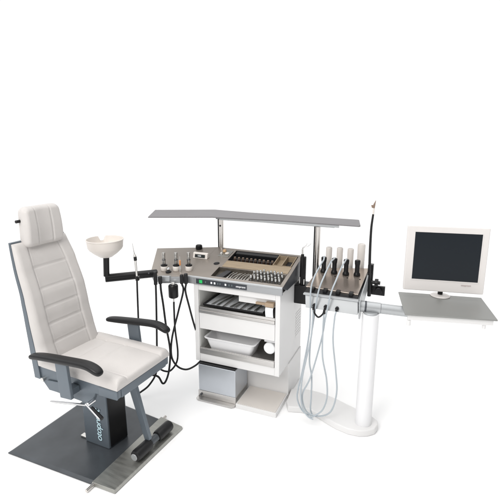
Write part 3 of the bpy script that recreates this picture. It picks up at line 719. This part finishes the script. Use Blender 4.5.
for i, (x, y) in enumerate(((.826,.311),(.898,.309),(.976,.307),(1.047,.313))):
    z = pf(x, y); t = at('fibre_lamp', hl[i], 'handle', x, y, z, 'black light handles on the instrument panel')
    b = MB(); b.lathe([(.021,.0),(.022,.004),(.020,.014),(.015,.022),(.0150,.066),(.0175,.080),(.0185,.098),(.016,.104)], n=28); b.build('handle_body', 'black_plastic', t)
    if i < 3:
        P = [K1, K2, K3][i]; P = [(P[0][0], y, z+.097), (P[0][0]+.002, y-.008, z+.110)] + P[1:]
        b = MB(); b.tube(unitpts((x, y, z), P), .0050, 10, 10); b.build('cable', 'cable_blue', t)
for P, l in (([(.917,-.022,.803),(.914,-.022,.76),(.914,-.03,.66),(.921,-.04,.499),(.952,-.04,.353),(.960,-.04,.227),(.935,-.04,.130),(.880,-.04,.070),(.85,-.04,.054)], 'pale blue cable hanging from the middle socket with a bend to the right'),
             ([(.847,-.022,.803),(.848,-.035,.70),(.843,-.045,.60),(.802,-.045,.363),(.792,-.045,.217),(.806,-.045,.115),(.845,-.045,.062),(.88,-.05,.053)], 'pale blue cable hanging from the left socket, bowing out to the left')):
    t = at('light_cable', l, 'cable', *P[0], group='pale blue cables under the instrument panel'); b = MB(); b.tube(unitpts(P[0], P), .0050, 10, 10); b.build('cable_run', 'cable_blue', t)
    b = MB(); b.cyl((0,0,-.028),(0,0,.004),.0062); b.build('plug', 'black_plastic', t)
P = [(.850,-.021,.800),(.856,-.026,.775),(.882,-.030,.752),(.908,-.026,.775),(.914,-.021,.800)]
b = MB(); b.tube(unitpts(P[0], P), .0055, 10, 8); o = b.build('jumper_cable', 'hose_black'); o.location = toW(*P[0]); o.rotation_euler = (0,0,UA); tag(o, 'short black cable looping between two sockets under the instrument panel', 'cable')
# forceps with two prongs in the black holder
t = at('bipolar_forceps', 'thin steel instrument with two bent prongs standing in the black holder right of the console', 'forceps', .671, .335, .815)
b = MB(); b.cyl((0,0,0),(0,0,.225),.011); b.build('handle', 'black_rubber', t)
b = MB(); b.cyl((0,0,.2255),(-.002,0,.262),.0055); b.build('neck', 'steel', t)
for P in ([(-.002,0,.262),(0,0,.272),(.022,0,.288),(.030,0,.306)], [(-.002,.004,.262),(.012,.004,.274),(.036,.004,.284),(.056,.004,.304)]):
    b = MB(); b.tube(P, .0022, 8, 6, taper=.0012); b.build('prong', 'steel', t)
b = MB(); b.cyl((-.016,0,.012),(-.016,0,.06),.006); b.cyl((.018,-.012,.012),(.018,-.012,.05),.006); b.build('socket_pin', 'steel', t)
# gooseneck rod with a small tip at the far right of the panel
t = at('gooseneck_rod', 'tall thin black rod with a white and brown tip right of the white tubes', 'rod', 1.128, .335, .80)
b = MB(); b.cyl((.003,0,0),(-.004,0,.16),.0125,r2=.011); b.tube([(-.004,0,.16),(-.010,0,.30),(-.012,0,.45),(-.006,0,.545)], .0095, 12, 6, taper=.0065); b.build('rod', 'black_rubber', t)
b = MB(); b.cyl((-.006,0,.5455),(-.004,0,.585),.0058); b.build('sleeve', 'cream_plastic', t)
b = MB(); b.hexa([(-.016,-.006,.5855),(.001,-.006,.5855),(.001,.006,.5855),(-.016,.006,.5855),(-.022,-.006,.602),(.003,-.006,.606),(.003,.006,.606),(-.022,.006,.602)])
b.hexa([(-.010,-.005,.6062),(.003,-.005,.6062),(.003,.005,.6062),(-.010,.005,.6062),(.004,-.001,.634),(.006,-.001,.634),(.006,.001,.634),(.004,.001,.634)]); b.build('tip', 'tip_brown', t, bevel=.001)

# ================================================================== MONITOR
mc = Vector((1.174, 2.552, .860)); ma = R(-13.0)
t = thing('flat_monitor', 'flat monitor with pale bezel and dark screen standing on the side shelf', 'monitor', mc, ma)
tl = R(3)
def mtilt(x, y, z): return (x, y + (z-.05)*math.tan(tl), z)
b = MB(); x0, x1, z0, z1, th = -.228, .228, .043, .442, .038
b.hexa([mtilt(x0,-.02,z0),mtilt(x1,-.02,z0),mtilt(x1,-.02+th,z0),mtilt(x0,-.02+th,z0),mtilt(x0,-.02,z1),mtilt(x1,-.02,z1),mtilt(x1,-.02+th,z1),mtilt(x0,-.02+th,z1)])
cs = b.build('casing', 'bezel', t, bevel=.006, seg=3)
b = MB(); b.hexa([mtilt(-.14,.0185,.09),mtilt(.14,.0185,.09),mtilt(.10,.045,.12),mtilt(-.10,.045,.12),mtilt(-.14,.0185,.38),mtilt(.14,.0185,.38),mtilt(.10,.045,.35),mtilt(-.10,.045,.35)]); b.build('rear_cover', 'bezel', cs, bevel=.006)
sx0, sx1, sz0, sz1 = -.183, .189, .116, .405
b = MB(); b.hexa([mtilt(sx0,-.0212,sz0),mtilt(sx1,-.0212,sz0),mtilt(sx1,-.0195,sz0),mtilt(sx0,-.0195,sz0),mtilt(sx0,-.0212,sz1),mtilt(sx1,-.0212,sz1),mtilt(sx1,-.0195,sz1),mtilt(sx0,-.0195,sz1)]); b.build('screen', 'screen', t)
b = MB()
for a_ in ((sx0-.006,sx1+.006,sz0-.006,sz0-.0005),(sx0-.006,sx1+.006,sz1+.0005,sz1+.006),(sx0-.006,sx0-.0005,sz0-.0003,sz1+.0003),(sx1+.0005,sx1+.006,sz0-.0003,sz1+.0003)):
    b.hexa([mtilt(a_[0],-.0222,a_[2]),mtilt(a_[1],-.0222,a_[2]),mtilt(a_[1],-.0195,a_[2]),mtilt(a_[0],-.0195,a_[2]),mtilt(a_[0],-.0222,a_[3]),mtilt(a_[1],-.0222,a_[3]),mtilt(a_[1],-.0195,a_[3]),mtilt(a_[0],-.0195,a_[3])])
b.build('screen_frame', 'bezel', t)
text('lettering', 'otopront', .015, 'text_grey', t, Matrix.Translation((.098, -.0215, .094)) @ Matrix.Rotation(R(90)-tl, 4, 'X'), extrude=.0003, fat=0)
b = MB(); b.cyl((0,.040,.008),(0,.040,.10),.015); b.build('neck', 'black_plastic', t)
b = MB(); b.lathe([(.056,.0005),(.058,.003),(.050,.007),(.018,.010)], (0,.034,0), 40); b.build('foot', 'bezel', t)
